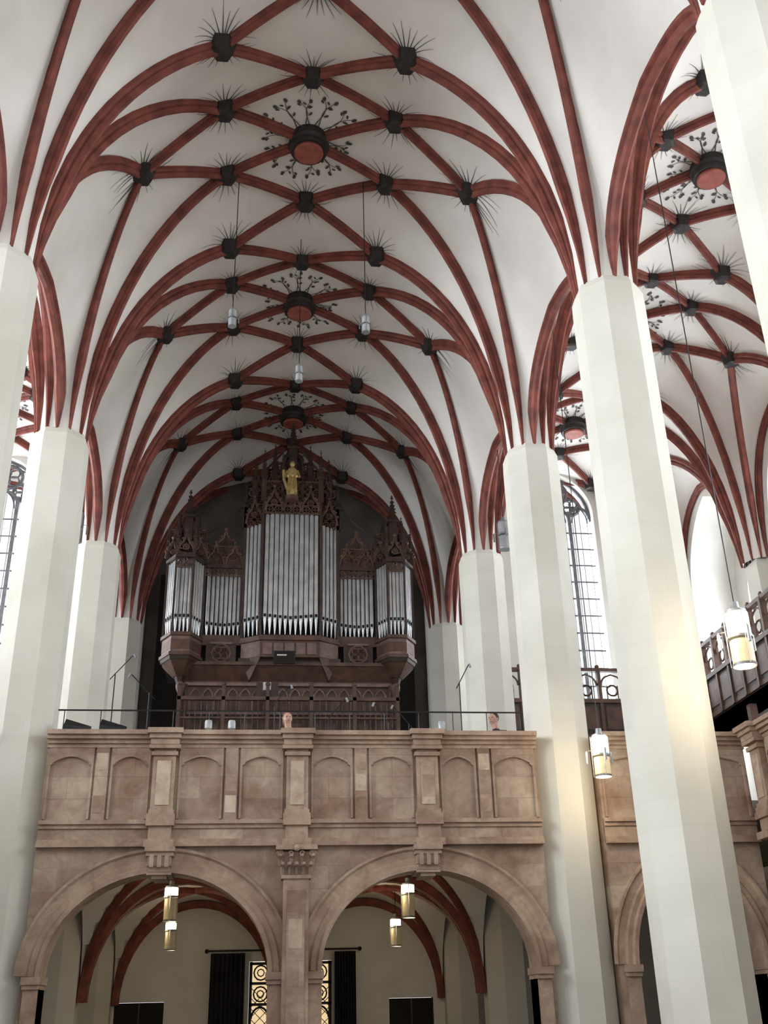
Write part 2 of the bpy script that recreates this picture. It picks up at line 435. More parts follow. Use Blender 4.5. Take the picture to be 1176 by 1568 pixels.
# ------------------------------------------------------------------ gallery
def gallery(name,xf,a0,a1,mains,minors,arches,column=None,corbels=(),z0=-1.6):
    m=MB(); m.xf=xf
    opening_wall(m,a0,a1,z0,3.95,[(z0,earch(c,hw,.6,1.38)) for c,hw in arches],0,-.45,M_stone,M_stone2)
    def bx(x0,x1,d,za,zb,mt=M_stone2): m.box(x0,x1,-.02,d,za,zb,mt)
    bx(a0,a1,.20,4.02,4.09); bx(a0,a1,.15,3.96,4.02); bx(a0,a1,.09,3.90,3.96); bx(a0,a1,.05,3.84,3.90)
    m.box(a0,a1,-.5,.0,3.95,4.09,M_stone2)
    bx(a0,a1,.10,2.68,2.74); bx(a0,a1,.06,2.62,2.68); bx(a0,a1,.03,2.46,2.62,M_stone); bx(a0,a1,.07,2.41,2.46); bx(a0,a1,.11,2.35,2.41)
    for x in mains:
        w=.17
        bx(x-w,x+w,.12,2.72,3.84); bx(x-w*.62,x+w*.62,.135,2.95,3.62,M_patch if (x*10)%3<1.5 else M_stone)
        bx(x-w-.04,x+w+.04,.17,2.74,2.82); bx(x-w-.02,x+w+.02,.15,2.82,2.88)
        bx(x-w-.03,x+w+.03,.16,3.70,3.76); bx(x-w-.07,x+w+.07,.2,3.80,3.86)
        bx(x-w-.10,x+w+.10,.30,4.02,4.10); bx(x-w-.07,x+w+.07,.25,3.95,4.02); bx(x-w-.05,x+w+.05,.21,3.86,3.95)
        bx(x-w-.04,x+w+.04,.2,2.64,2.74); bx(x-w,x+w,.15,2.44,2.64); bx(x-w-.05,x+w+.05,.22,2.33,2.44)
    for j,x in enumerate(minors):
        bx(x-.10,x+.10,.045,2.72,3.84,M_stone)
        for k in range(2):
            za=2.85+.42*((j+k*2)%3)/1.3; bx(x-.085,x+.085,.049,za,za+.26,M_patch if k else M_stone2)
    xs=sorted([(x,.20) for x in mains]+[(x,.11) for x in minors]+[(a0,.02),(a1,.02)])
    for (xa,wa),(xb,wb) in zip(xs[:-1],xs[1:]):
        l=xa+wa+.02; r=xb-wb-.02
        if r-l<.2: continue
        w=r-l; sh=.07
        top=[(l+sh,3.60)]+[(l+sh+(w-2*sh)*i/12,3.62+.09*math.sin(math.pi*i/12)) for i in range(13)]+[(r-sh,3.60)]
        for i in range(12):
            (xa2,za2),(xb2,zb2)=top[i+1],top[i+2]
            m.add([(xa2,.04,za2),(xb2,.04,zb2),(xb2,.04,3.84),(xa2,.04,3.84)],[(0,1,2,3)],M_stone)
            m.add([(xa2,.04,za2),(xb2,.04,zb2),(xb2,-.0,zb2),(xa2,-.0,za2)],[(0,1,2,3)],M_stone2)
        m.box(l,l+sh,0,.04,3.58,3.84,M_stone); m.box(r-sh,r,0,.04,3.58,3.84,M_stone)
        m.box(l,l+.035,0,.04,2.72,3.58,M_stone); m.box(r-.035,r,0,.04,2.72,3.58,M_stone)
        m.box(l,r,0,.04,2.72,2.76,M_stone)
        m.tube([(x,.04,z) for x,z in [(l+.035,3.57)]+top[0:1]+top[1:-1]+top[-1:]+[(r-.035,3.57)]],.012,M_stone2,5)
    for c,hw in arches:
        pts=[(x,0,z) for x,z in earch(c,hw,.6,1.38,32)]
        m.sweep(pts,[(-.01,-.0),(.09,.0),(.09,.06),(.05,.09),(.05,.16),(.02,.19),(.02,.29),(.055,.32),(.055,.36),(-.01,.36)],(0,1,0),M_stone2)
        for s in (-1,1):
            x=c+s*hw
            lo,hi=sorted((x,x+s*.2))
            m.box(lo-.03,hi+.03,-.47,.14,.50,.60,M_stone2); m.box(lo-.015,hi+.015,-.46,.11,.44,.50,M_stone2)
            m.box(lo,hi,-.45,.07,-1.6,.44,M_stone2)
    for x in corbels:
        for i,(w,d,za,zb) in enumerate(((.22,.26,2.26,2.33),(.20,.22,2.20,2.26),(.17,.2,2.06,2.20),(.16,.17,1.98,2.06),(.18,.16,1.94,1.98),(.11,.1,1.89,1.94))):
            m.box(x-w,x+w,-.45,d,za,zb,M_stone2)
        for q in (-.11,0,.11): m.box(x+q-.03,x+q+.03,.2,.235,2.04,2.22,M_stone)
    if column is not None:
        x=column; w=.19
        m.box(x-w,x+w,-.4,.2,-1.6,1.86,M_stone2)
        m.box(x-w-.03,x+w+.03,-.4,.23,1.86,1.91,M_stone2)
        m.box(x-.13,x+.13,.2,.212,-1.2,1.7,M_stone); m.box(x-.10,x+.10,.2,.216,.9,1.3,M_patch)
        m.frustum(x,.02,1.91,2.24,.24,.33,4,M_stone2,rot=math.pi/4)
        for row,(z,n,rr) in enumerate(((1.93,5,.2),(2.05,4,.23))):
            for i in range(n):
                q=(i-(n-1)/2)*(2*rr/(n-1))
                m.tube([(x+q,.2,z),(x+q*1.03,.25,z+.09),(x+q*1.06,.30,z+.13),(x+q*1.06,.32,z+.10)],.035,M_stone,6)
        for s in (-1,1):
            m.tube([(x+s*(.24+.05*math.cos(a)*(1-a/14)),.27,2.21+.05*math.sin(a)*(1-a/14)) for a in [k*.6 for k in range(16)]],.018,M_stone,5)
            m.tube([(x+s*(.08+.035*math.cos(a)*(1-a/14)),.29,2.21+.035*math.sin(a)*(1-a/14)) for a in [k*.6 for k in range(12)]],.014,M_stone,5)
        m.box(x-.31,x+.31,-.1,.34,2.26,2.33,M_stone2); m.ball((x,.35,2.28),.05,M_stone)
    return m.build(name)
GY=16.5
gallery('stone_organ_gallery',lambda v:V((v.x,GY-v.y,v.z)),-3.85,3.85,[-2.05,0,2.05],[-3.0,-1.02,1.0,2.98],[(-1.99,1.60),(1.99,1.60)],column=0,corbels=(-2.02,2.0))
for sx in (-1,1):
    a,b=sorted((sx*4.86,sx*7.38))
    gallery('stone_aisle_gallery',lambda v:V((v.x,GY-v.y,v.z)),a,b,[],[sx*6.15],[(sx*6.15,1.0)])
    gallery('stone_side_gallery',(lambda v,sx=sx:V((sx*(7.4-v.y),v.x,v.z))),4.0,16.2,[7.11,12.02,15.9],[9.5,14.0],[(9.55,2.1),(13.95,1.7)])
m=MB(); m.box(-3.85,3.85,16.97,26.9,2.85,3.1,M_floor)
m.box(3.9,10.9,16.97,26.9,2.85,3.1,M_floor); m.box(-10.9,-3.9,16.97,26.9,2.85,3.1,M_floor)
m.box(7.87,10.9,4,16.97,2.85,3.1,M_floor); m.box(-10.9,-7.87,4,16.97,2.85,3.1,M_floor)
m.build('floor_gallery')
m=MB(); RY=GY+.22
m.tube([(-3.8,RY,4.50),(3.75,RY,4.50)],.014,M_iron)
for i in range(14):
    x=-3.7+7.4*i/13; m.tube([(x,RY,4.095),(x,RY,4.50)],.008,M_iron,4)
m.build('iron_handrail')
# ------------------------------------------------------------------ undercroft vaults
uv=MB(); ur=MB()
def hh(t): return math.sqrt(max(0,1-t*t))
ys=[(16.97,21.84),(21.84,26.85)]
for sx in (-1,1):
    for (ya,yb) in ys:
        cx=sx*1.96; hx=1.87; cy=(ya+yb)/2; hy=(yb-ya)/2
        rows=[]
        for j in range(21):
            yn=-1+2*j/20
            rows.append([V((cx+hx*(-1+2*i/20),cy+hy*yn,.35+2.25*max(hh(-1+2*i/20),hh(yn)))) for i in range(21)])
        uv.grid(rows,M_wall)
        sm=[(-.08,.02),(-.08,-.06),(-.03,-.14),(.03,-.14),(.08,-.06),(.08,.02)]
        ts=[-math.cos(math.pi*k/24) for k in range(25)]
        for s in (-1,1):
            pts=[V((cx+hx*t,cy+s*hy*t,.35+2.25*hh(t))) for t in ts]
            d=pts[-1]-pts[0]; ur.sweep(pts,[(a*.8,b*.8) for a,b in sm],(-d.y,d.x,0),M_rib)
        for yy in (ya+.08,yb-.08):
            pts=[V((cx+hx*t,yy,.35+2.2*hh(t))) for t in ts]
            ur.sweep(pts,[(a*1.0,b*1.0) for a,b in sm],(0,1,0),M_rib)
        pts=[V((sx*.08,cy+hy*t,.35+2.2*hh(t))) for t in ts]
        ur.sweep(pts,sm,(-1,0,0),M_rib)
uv.build('ceiling_undercroft',smooth=True); ur.build('trim_undercroft_ribs')
UW=26.9
m=MB()
m.xf=lambda v:V((v.x,UW+v.y,v.z))
opening_wall(m,-3.9,3.9,-1.6,2.84,[(-1.6,[(-3.8,.40),(-2.68,.40)]),(-1.6,[(-.75,1.23),(1.2,1.23)]),(-1.6,[(2.55,.37),(3.6,.37)])],0,.3,M_wall)
m.build('wall_west_undercroft')
m=MB()
m.frustum(0,21.84,-1.6,.35,.22,.22,8,M_pier)
m.build('undercroft_pier')
for i,(a,b,t) in enumerate(((-3.79,-2.69,.39),(2.56,3.59,.36))):
    m=MB(); m.box(a,b,UW+.02,UW+.28,-1.6,t,M_dark)
    for q in (0,1):
        l=a+.08+q*(b-a)/2; r=l+(b-a)/2-.16
        m.box(l,r,UW+.0,UW+.03,-1.3,-.5,M_dark); m.box(l,r,UW+.0,UW+.03,-.4,t-.15,M_dark)
    m.box((a+b)/2-.02,(a+b)/2+.02,UW-.01,UW+.03,-1.6,t,M_wood)
    m.build('door_%d'%(i+1))
m=MB(); y=UW+.2
m.box(-.74,1.19,y+.05,y+.08,-1.6,1.22,M_amb)
for i in range(5):
    x=-.71+1.87*i/4; m.box(x-.035,x+.035,y-.05,y+.05,-1.6,1.22,M_iron)
for z in (-.6,.3,.75,1.18): m.box(-.74,1.19,y-.05,y+.04,z-.03,z+.03,M_iron)
for i in range(4):
    x=-.71+1.87*(i+.5)/4
    for z in (.52,.98): m.ring(x,y,z,.16,.018,M_iron,12); m.ring(x,y,z,.08,.014,M_iron,8)
    for k in range(-2,3): m.tube([(x-.22,y,k*.22-.2),(x+.22,y,k*.22+.22)],.008,M_iron,4); m.tube([(x+.22,y,k*.22-.2),(x-.22,y,k*.22+.22)],.008,M_iron,4)
    p=parch(x,.2,.0,.25,6); m.tube([(a,y-.02,z) for a,z in p],.025,M_iron)
m.build('door_3')
m=MB(); cy=UW-.2
for a,b in ((-1.65,-.85),(1.25,1.75)):
    rows=[]
    for z in (-1.5,1.40):
        rows.append([V((a+(b-a)*i/40,cy+.05*math.sin(i*1.2),z)) for i in range(41)])
    m.grid(rows,M_curt)
m.build('black_curtain')
m=MB(); m.tube([(-1.75,cy,1.45),(1.85,cy,1.45)],.022,M_iron)
for x in (-1.75,1.85): m.ball((x,cy,1.45),.05,M_iron)
m.build('curtain_rod')
# ------------------------------------------------------------------ lamps and hanging loudspeakers
def pendant(x,y,z,ztop,s=1.0,lit=True,power=25,small=False):
    m=MB(); g=M_lit if lit else M_glass; g2=(M_amberd if small else M_amber) if lit else M_glass
    u0=.16 if small else .03
    m.tube([(x,y,z+.42*s),(x,y,ztop)],.008,M_iron,4)
    m.lathe(x,y,[(.05*s,z+.46*s),(.06*s,z+.36*s),(.13*s,z+.35*s),(.13*s,z+.32*s)],14,M_grey)
    m.lathe(x,y,[(.13*s,z+u0*s),(.14*s,z+(u0+.01)*s),(.14*s,z+.31*s),(.13*s,z+.32*s)],16,g)
    m.lathe(x,y,[(.155*s,z+(u0-.04)*s),(.155*s,z+(u0-.01)*s)],16,M_grey)
    m.lathe(x,y,[(.12*s,z-.33*s),(.135*s,z-.32*s),(.135*s,z+(u0-.07)*s),(.12*s,z+(u0-.06)*s)],16,g2)
    m.lathe(x,y,[(.14*s,z-.36*s),(.145*s,z-.33*s)],16,M_grey)
    for q in range(3):
        a=q*2.094+.5; px=x+math.cos(a)*.16*s; py=y+math.sin(a)*.16*s
        m.tube([(px,py,z-.35*s),(px,py,z+.34*s)],.006,M_grey,4)
        if not small:
            qx=x+math.cos(a)*.25*s; qy=y+math.sin(a)*.25*s
            m.tube([(px,py,z+.1*s),(qx,qy,z+.1*s),(qx,qy,z-.1*s)],.008,M_grey,4)
            m.frustum(qx,qy,z-.12*s,z+.08*s,.022*s,.022*s,8,M_grey)
    o=m.build('pendant_fixture',smooth=True)
    if lit:
        for k,(dx,dy,dz) in enumerate(((-.3,-.1,.1),(.1,.3,-.5))):
            ld=bpy.data.lights.new('lamp_glow','POINT'); ld.energy=power/2; ld.color=(1,.80,.52); ld.shadow_soft_size=.15
            lo=bpy.data.objects.new('lamp_glow',ld); sc.collection.objects.link(lo); lo.location=(x+dx,y+dy,z+dz+E)
            lo.parent=o
    return o
pendant(4.76,10.6,3.72,12.0,.92,True,42)
pendant(4.60,15.45,3.50,11.9,.90,True,36)
for sx in (-1,1):
    pendant(sx*2.04,19.1,1.80,2.6,.8,True,24,True)
    pendant(sx*2.4,24.0,1.62,2.5,.8,True,22,True)
pendant(4.35,19.4,9.0,11.2,.9,False)  # hanging loudspeaker, built with the unlit lamp shape
pendant(-4.4,19.4,8.95,11.2,.9,False)  # left-hand loudspeaker, same unlit lamp shape
pendant(1.1,15.4,11.3,14.7,.5,False); pendant(-1.3,15.4,11.3,14.7,.5,False); pendant(-.05,17.1,11.3,14.75,.5,False)
# ------------------------------------------------------------------ organ
org=empty('pipe_organ')
YO=23.45
case=MB(); tr=MB(); pp=MB()
case.box(-2.5,2.5,YO+.35,YO+1.6,3.1,7.5,M_wood2)
case.box(-2.95,2.95,YO+.45,YO+1.9,7.5,9.9,M_dark)  # dark fill boxes behind the pipes, coloured so the gaps look shaded
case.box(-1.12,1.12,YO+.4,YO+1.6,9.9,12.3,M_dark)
def pinn(x,y,z0,h,w,m=M_wood):
    tr.box(x-w/2,x+w/2,y-w/2,y+w/2,z0,z0+h*.45,m)
    tr.box(x-w*.7,x+w*.7,y-w*.7,y+w*.7,z0+h*.42,z0+h*.47,m)
    for s in (0,math.pi/2):
        for q in (-1,1):
            cx=x+q*w*.5*math.cos(s); cy=y+q*w*.5*math.sin(s)
            tr.frustum(cx,cy,z0+h*.47,z0+h*.60,w*.22,.002,4,m)
    tr.frustum(x,y,z0+h*.47,z0+h*.95,w*.62,.008,4,m,rot=math.pi/4)
    for k in range(1,6):
        z=z0+h*(.47+.48*k/6); r=w*.62*(1-k/6)+.02
        for q in range(4):
            a=math.pi/4+q*math.pi/2; tr.ball((x+r*math.cos(a),y+r*math.sin(a),z),w*.13,m,5,3)
    tr.ball((x,y,z0+h*.96),w*.2,m,6,4); tr.ball((x,y,z0+h),w*.11,m,6,4)
def ogee(x,y,z0,w,h,t=.028,m=M_wood2):
    for s in (-1,1):
        pts=[]
        for i in range(11):
            q=i/10; xx=(1-q)**.9*w/2 if q<1 else 0; zz=h*(q+.12*math.sin(2*math.pi*q))
            pts.append((x+s*xx,y,z0+zz))
        tr.tube(pts,t,m,5)
        for i in (2,4,6,8): tr.ball((pts[i][0]+s*.03,y,pts[i][2]+.02),t*1.5,m,5,3)
    tr.ball((x,y,z0+h+.05),t*1.9,m,6,4)
    tr.ring(x,y,z0+h*.36,w*.17,t*.6,m,10)
    for q in range(3):
        a=math.pi/2+q*2.094; tr.ring(x+math.cos(a)*w*.075,y,z0+h*.36+math.sin(a)*w*.075,w*.07,t*.45,m,8)
def lattice(x0,x1,y,z0,z1,n,k,t=.016,m=M_wood2):
    dx=(x1-x0)/n; dz=(z1-z0)/k
    for i in range(n):
        for j in range(k):
            cx=x0+(i+.5)*dx; cz=z0+(j+.5)*dz; r=min(dx,dz)*.46
            tr.ring(cx,y,cz,r,t,m,10)
            for q in range(4):
                a=q*math.pi/2+math.pi/4; tr.ring(cx+math.cos(a)*r*.5,y,cz+math.sin(a)*r*.5,r*.36,t*.6,m,7)
    tr.box(x0,x1,y-t,y+t,z0-t,z0+t,m); tr.box(x0,x1,y-t,y+t,z1-t,z1+t,m)
def pipe(x,y,zf,zm,zt,r):
    pp.lathe(x,y,[(.012,zf),(r*.9,zm-.02),(r,zm)],12,M_pipe)
    pp.lathe(x,y,[(r,zm),(r*1.0,zm+.1),(r,zt),(r*.9,zt+.01)],12,M_pipe)
    pp.box(x-r*.6,x+r*.6,y-r-.006,y-r*.5,zm+.01,zm+.08,M_dark)
    pp.box(x-r*.75,x-r*.6,y-r-.02,y-r*.5,zm-.03,zm+.1,M_pipe); pp.box(x+r*.6,x+r*.75,y-r-.02,y-r*.5,zm-.03,zm+.1,M_pipe)
for i in range(11):
    x=-.61+.122*i; k=1-abs(i-5)/5
    pipe(x,YO-.05,8.14,8.5+.06*abs(i-5)/5,11.25+.05*k,.056)
for s in (-1,1):
    for i in range(4):
        t=i/3; pipe(s*(.78+.30*t),YO+.0+.22*t,8.14,8.52,11.0,.047)
    for i in range(8):
        pipe(s*(1.24+.105*i),YO+.32,8.2,8.42+.05*abs(i-3.5)/3.5,9.95,.046)
    pts=[(2.12,YO+.25),(2.34,YO-.15),(2.72,YO-.15),(2.94,YO+.25)]
    for a,b,n in ((0,1,4),(1,2,4),(2,3,4)):
        for i in range(n):
            t=(i+.5)/n; x=pts[a][0]*(1-t)+pts[b][0]*t; y=pts[a][1]*(1-t)+pts[b][1]*t
            pipe(s*x,y,8.1,8.48,9.95,.045)
    def poly(m,z0,z1,k0,k1,mt):
        vs=[];c=(2.53,YO+.35)
        pl=[(2.08,YO+.5),(2.08,YO+.2),(2.32,YO-.24),(2.74,YO-.24),(2.98,YO+.2),(2.98,YO+.5)]
        for z,k in ((z0,k0),(z1,k1)):
            for p in pl: vs.append((s*(c[0]+(p[0]-c[0])*k),c[1]+(p[1]-c[1])*k,z))
        n=6; m.add(vs,[(i,(i+1)%n,n+(i+1)%n,n+i) for i in range(n)]+[tuple(range(n)),tuple(range(n,2*n))],mt)
    poly(case,8.02,8.1,1.1,1.1,M_wood2); poly(case,7.62,8.02,1.0,1.0,M_wood3); poly(case,7.54,7.62,1.12,1.12,M_wood2)
    poly(case,7.70,7.94,1.012,1.012,M_wood2)
    poly(case,7.46,7.54,1.0,1.06,M_wood); poly(case,7.18,7.46,.35,.95,M_wood2); poly(case,6.95,7.18,.1,.3,M_wood)
    tr.ball((s*2.53,YO+.33,6.93),.07,M_wood2)
    poly(case,9.98,10.05,1.1,1.1,M_wood)
    for (x,y) in [(2.08,YO+.2),(2.32,YO-.22),(2.74,YO-.22),(2.98,YO+.2)]:
        case.box(s*x-.025,s*x+.025,y-.025,y+.025,8.05,10.2,M_wood); pinn(s*x,y,10.1,.95,.09)
    lattice(min(s*2.34,s*2.72),max(s*2.34,s*2.72),YO-.22,9.75,10.1,2,2)
    ogee(s*2.53,YO-.24,10.05,.42,.6)
    ogee(s*2.2,YO+.0,10.05,.34,.5); ogee(s*2.86,YO+.0,10.05,.34,.5)
    lattice(min(s*2.1,s*2.96),max(s*2.1,s*2.96),YO+.2,10.1,10.9,4,3,.02,M_wood2)
    pinn(s*2.53,YO+.1,10.6,1.35,.2)
    pinn(s*2.3,YO+.2,10.5,.9,.12); pinn(s*2.76,YO+.2,10.5,.9,.12)
    case.box(min(s*2.2,s*2.86),max(s*2.2,s*2.86),YO+.3,YO+.7,9.9,10.9,M_dark)  # dark backing colours the gaps above the side tower as shade
    lo,hi=sorted((s*1.16,s*2.08))
    case.box(lo,hi,YO+.22,YO+.5,7.95,8.2,M_wood2)
    case.box(lo+.12,hi-.1,YO+.2,YO+.24,7.5,7.98,M_wood); lattice(lo+.22,hi-.2,YO+.17,7.5,7.98,1,1,.024,M_wood3)
    lattice(lo+.32,hi-.3,YO+.165,7.60,7.88,2,2,.014,M_wood2)
    case.box(lo,hi,YO+.2,YO+.5,9.92,10.0,M_wood)
    lattice(lo+.02,hi-.02,YO+.22,9.72,9.95,6,1,.014); lattice(lo+.1,hi-.1,YO+.25,10.0,10.5,5,3,.018,M_wood2)
    for k in range(2): ogee(lo+.23+.46*k,YO+.22,10.0,.42,.55)
    ogee((lo+hi)/2,YO+.3,10.4,.5,.55)
    for k in range(3): pinn(lo+.02+.44*k,YO+.25,9.95,.75,.07)
    case.box(min(s*.70,s*.72)-.02,max(s*.70,s*.72)+.02,YO-.12,YO-.02,8.05,11.9,M_wood)
    case.box(min(s*1.13,s*1.17)-.02,max(s*1.13,s*1.17)+.02,YO+.18,YO+.3,8.05,11.6,M_wood)
    case.add([(s*.68,YO-.14,7.98),(s*1.2,YO+.2,7.98),(s*1.2,YO+.5,7.98),(s*.68,YO+.5,7.98),(s*.68,YO-.14,8.1),(s*1.2,YO+.2,8.1),(s*1.2,YO+.5,8.1),(s*.68,YO+.5,8.1)],[(0,1,5,4),(1,2,6,5),(0,1,2,3),(4,5,6,7)],M_wood2)
    case.add([(s*.68,YO-.08,7.6),(s*1.15,YO+.22,7.6),(s*1.15,YO+.5,7.6),(s*.68,YO+.5,7.6),(s*.68,YO-.08,7.98),(s*1.15,YO+.22,7.98),(s*1.15,YO+.5,7.98),(s*.68,YO+.5,7.98)],[(0,1,5,4),(1,2,6,5),(0,1,2,3),(4,5,6,7)],M_wood3)
    case.add([(s*.93,YO+.2,7.1),(s*.95,YO+.25,7.1),(s*.9,YO+.35,7.1),(s*.68,YO-.05,7.6),(s*1.15,YO+.22,7.6),(s*.9,YO+.5,7.6)],[(0,1,4,3),(1,2,5,4),(2,0,3,5),(3,4,5)],M_wood2)
    ogee(s*.93,YO+.04,11.05,.42,.7); lattice(min(s*.75,s*1.12),max(s*.75,s*1.12),YO+.12,11.0,11.4,2,2)
    pinn(s*.71,YO-.1,11.6,1.5,.13); pinn(s*1.16,YO+.24,11.0,1.35,.12); pinn(s*.93,YO+.2,11.7,1.3,.15)
    pinn(s*.45,YO+.2,12.2,1.2,.13)
    pinn(s*.25,YO-.05,11.6,1.55,.07)
    case.frustum(s*2.47,YO+.1,3.1,7.0,.06,.06,8,M_wood2); case.lathe(s*2.47,YO+.1,[(.06,6.7),(.12,6.85),(.13,6.95)],8,M_wood2)
    case.frustum(s*2.38,YO+.2,3.1,7.0,.05,.05,8,M_wood2)
    tr.tube([(s*.25,YO+.2,13.2),(s*.8,YO+.2,12.5),(s*1.1,YO+.3,12.0)],.03,M_wood)
    tr.tube([(s*1.1,YO+.3,11.9),(s*1.5,YO+.3,11.3),(s*2.0,YO+.3,10.9),(s*2.4,YO+.3,10.8)],.02,M_wood)
lattice(-.68,.68,YO-.12,11.28,11.5,6,1,.016)
for k in (-1,0,1): ogee(k*.45,YO-.14,11.35,.44,.62 if k else .5,.03)
lattice(-.7,.7,YO-.06,11.62,12.2,7,3,.02,M_wood2)
lattice(-1.1,-.7,YO+.2,11.4,12.1,2,3,.02,M_wood2); lattice(.7,1.1,YO+.2,11.4,12.1,2,3,.02,M_wood2)
lattice(-.5,.5,YO+.25,12.2,12.9,4,3,.022,M_wood2)
case.box(-.62,.62,YO+.3,YO+1.0,12.0,12.75,M_dark); case.box(-.25,.25,YO+.25,YO+.5,12.6,13.1,M_wood)  # dark fill behind the crown, interior shade put into its colour
ogee(0,YO+.15,12.75,.5,.6,.035,M_wood)
pinn(0,YO+.2,12.65,1.4,.22)
for s in (-1,1):
    for k in range(3): ogee(s*(.25+.3*k),YO+.1,12.15-.15*k,.28,.5,.02,M_wood2)
case.box(-.72,.72,YO-.14,YO+.5,7.98,8.1,M_wood2)
case.box(-.70,.70,YO-.08,YO+.5,7.58,7.98,M_wood2); case.box(-1.2,1.2,YO+.1,YO+.5,7.5,7.6,M_wood)
for k in range(5): case.box(-.64+.26*k,-.42+.26*k,YO-.1,YO-.07,7.64,7.92,M_wood3)
case.box(-2.6,2.6,YO+.05,YO+.4,7.42,7.5,M_wood2)
case.add([(-2.5,YO+.1,7.42),(2.5,YO+.1,7.42),(2.4,YO+.4,7.05),(-2.4,YO+.4,7.05)],[(0,1,2,3)],M_wood2)
n=16
for i in range(n):
    x=-2.3+4.6*(i+.5)/n; p=parch(x,.12,6.72,.2,5)
    tr.tube([(a,YO+.3,z) for a,z in p],.022,M_wood3); tr.box(x-.145,x-.12,YO+.27,YO+.33,6.4,6.8,M_wood3)
tr.box(-2.4,2.4,YO+.25,YO+.35,6.98,7.05,M_wood3); tr.box(-2.4,2.4,YO+.25,YO+.35,6.3,6.38,M_wood3)
for i in range(12):
    x=-2.3+4.6*(i+.5)/12; case.box(x-.15,x+.15,YO+.31,YO+.35,5.2,6.2,M_wood)
    case.box(x-.12,x+.12,YO+.29,YO+.32,5.3,6.1,M_wood2)
for i in range(40):
    x=-2.45+4.9*i/39; tr.tube([(x,YO-.5,3.1),(x,YO-.5,6.45)],.011,M_wood2,4)
tr.box(-2.5,2.5,YO-.55,YO-.45,6.42,6.50,M_wood2); tr.box(-2.5,2.5,YO-.54,YO-.46,6.0,6.04,M_wood2)
for i in range(6):
    x=-2.45+4.9*i/5; tr.box(x-.04,x+.04,YO-.55,YO-.45,3.1,6.75,M_wood2); tr.ball((x,YO-.5,6.8),.06,M_wood2)
case.box(-.75,-.25,YO-.44,YO-.38,6.5,6.85,M_wood); case.box(-.6,-.42,YO-.45,YO-.44,6.68,6.86,M_white)
case.build('case',org); tr.build('carved_tracery',org); pp.build('pipes',org,smooth=True)
st=MB()
x,y,z=-.02,YO-.3,11.66
st.lathe(x,y,[(.16,z-.1),(.16,z),(.12,z+.02)],10,M_wood2)
st.lathe(x,y,[(.12,z),(.14,z+.05),(.12,z+.25),(.105,z+.45),(.125,z+.58),(.14,z+.68),(.11,z+.76),(.045,z+.80),(.04,z+.84)],14,M_gold)
st.ball((x,y-.01,z+.91),.075,M_gold,10,8,(.9,1,1.15))
for s in (-1,1):
    st.tube([(x+s*.12,y,z+.72),(x+s*.18,y-.03,z+.55),(x+s*.10,y-.15,z+.5)],.035,M_gold,7)
    for k in range(5): st.tube([(x+s*.03*k,y-.12,z+.02),(x+s*.028*k,y-.125,z+.3),(x+s*.02*k,y-.12,z+.5)],.012,M_gold,5)
st.tube([(x-.06,y+.1,z+.1),(x-.2,y+.05,z+.5),(x-.22,y+.02,z+.75)],.04,M_gold,6)
st.ball((x,y-.17,z+.52),.05,M_gold)
st.build('gilded_statue',org,smooth=True)
m=MB(); m.box(-.38,.12,YO-.42,YO-.36,7.32,7.62,M_iron); m.box(-.35,.09,YO-.425,YO-.42,7.35,7.59,M_dark)
m.box(-.30,-.08,YO-.43,YO-.425,7.5,7.53,M_white); m.tube([(-.13,YO-.38,7.4),(-.13,YO+.2,7.55)],.02,M_iron)
m.build('monitor_screen',org)
# ------------------------------------------------------------------ wooden upper gallery in aisles
for sx in (1,-1):
    m=MB()
    def wg(xf,a0,a1):
        m.xf=xf
        m.box(a0,a1,-.05,.05,5.9,6.0,M_wood2); m.box(a0,a1,-.04,.04,6.0,6.75,M_wood); m.box(a0,a1,-.09,.09,6.75,6.85,M_wood2)
        m.box(a0,a1,-.07,.07,7.55,7.63,M_wood2); m.box(a0,a1,-.6,.0,5.75,5.9,M_wood)
        n=int((a1-a0)/.62)
        for i in range(n+1):
            a=a0+(a1-a0)*i/n; m.box(a-.04,a+.04,-.06,.08,5.9,7.6,M_wood2); m.ball((a,0,7.68),.06,M_wood2,6,4)
        for i in range(n):
            c=a0+(a1-a0)*(i+.5)/n; w=(a1-a0)/n/2-.06
            m.box(c-w+.04,c+w-.04,.03,.055,6.1,6.66,M_wood2)
            m.tube([(q,.0,z) for q,z in parch(c,w,7.2,.28,5)],.025,M_wood2)
            m.ring(c,0,7.08,w*.5,.025,M_wood2,10)
            for s in (-1,1): m.box(c+s*w*.5-.012,c+s*w*.5+.012,-.02,.02,6.85,7.2,M_wood2)
    wg((lambda v,sx=sx:V((sx*(9.6-v.y),v.x,v.z))),13.4,24.2)
    wg((lambda v,sx=sx:V((sx*v.x,24.2-v.y,v.z))),5.0,9.6)
    m.xf=None
    for yy in (13.5,16.9,20.6,24.1):
        a=sx*9.7; m.box(a-.08,a+.08,yy-.08,yy+.08,3.1,5.9,M_wood2)
    m.box(min(sx*9.6,sx*10.88),max(sx*9.6,sx*10.88),13.4,26.8,5.75,5.88,M_wood); m.box(min(sx*4.95,sx*9.6),max(sx*4.95,sx*9.6),24.2,26.8,5.75,5.88,M_wood)
    m.build('wooden_upper_gallery')
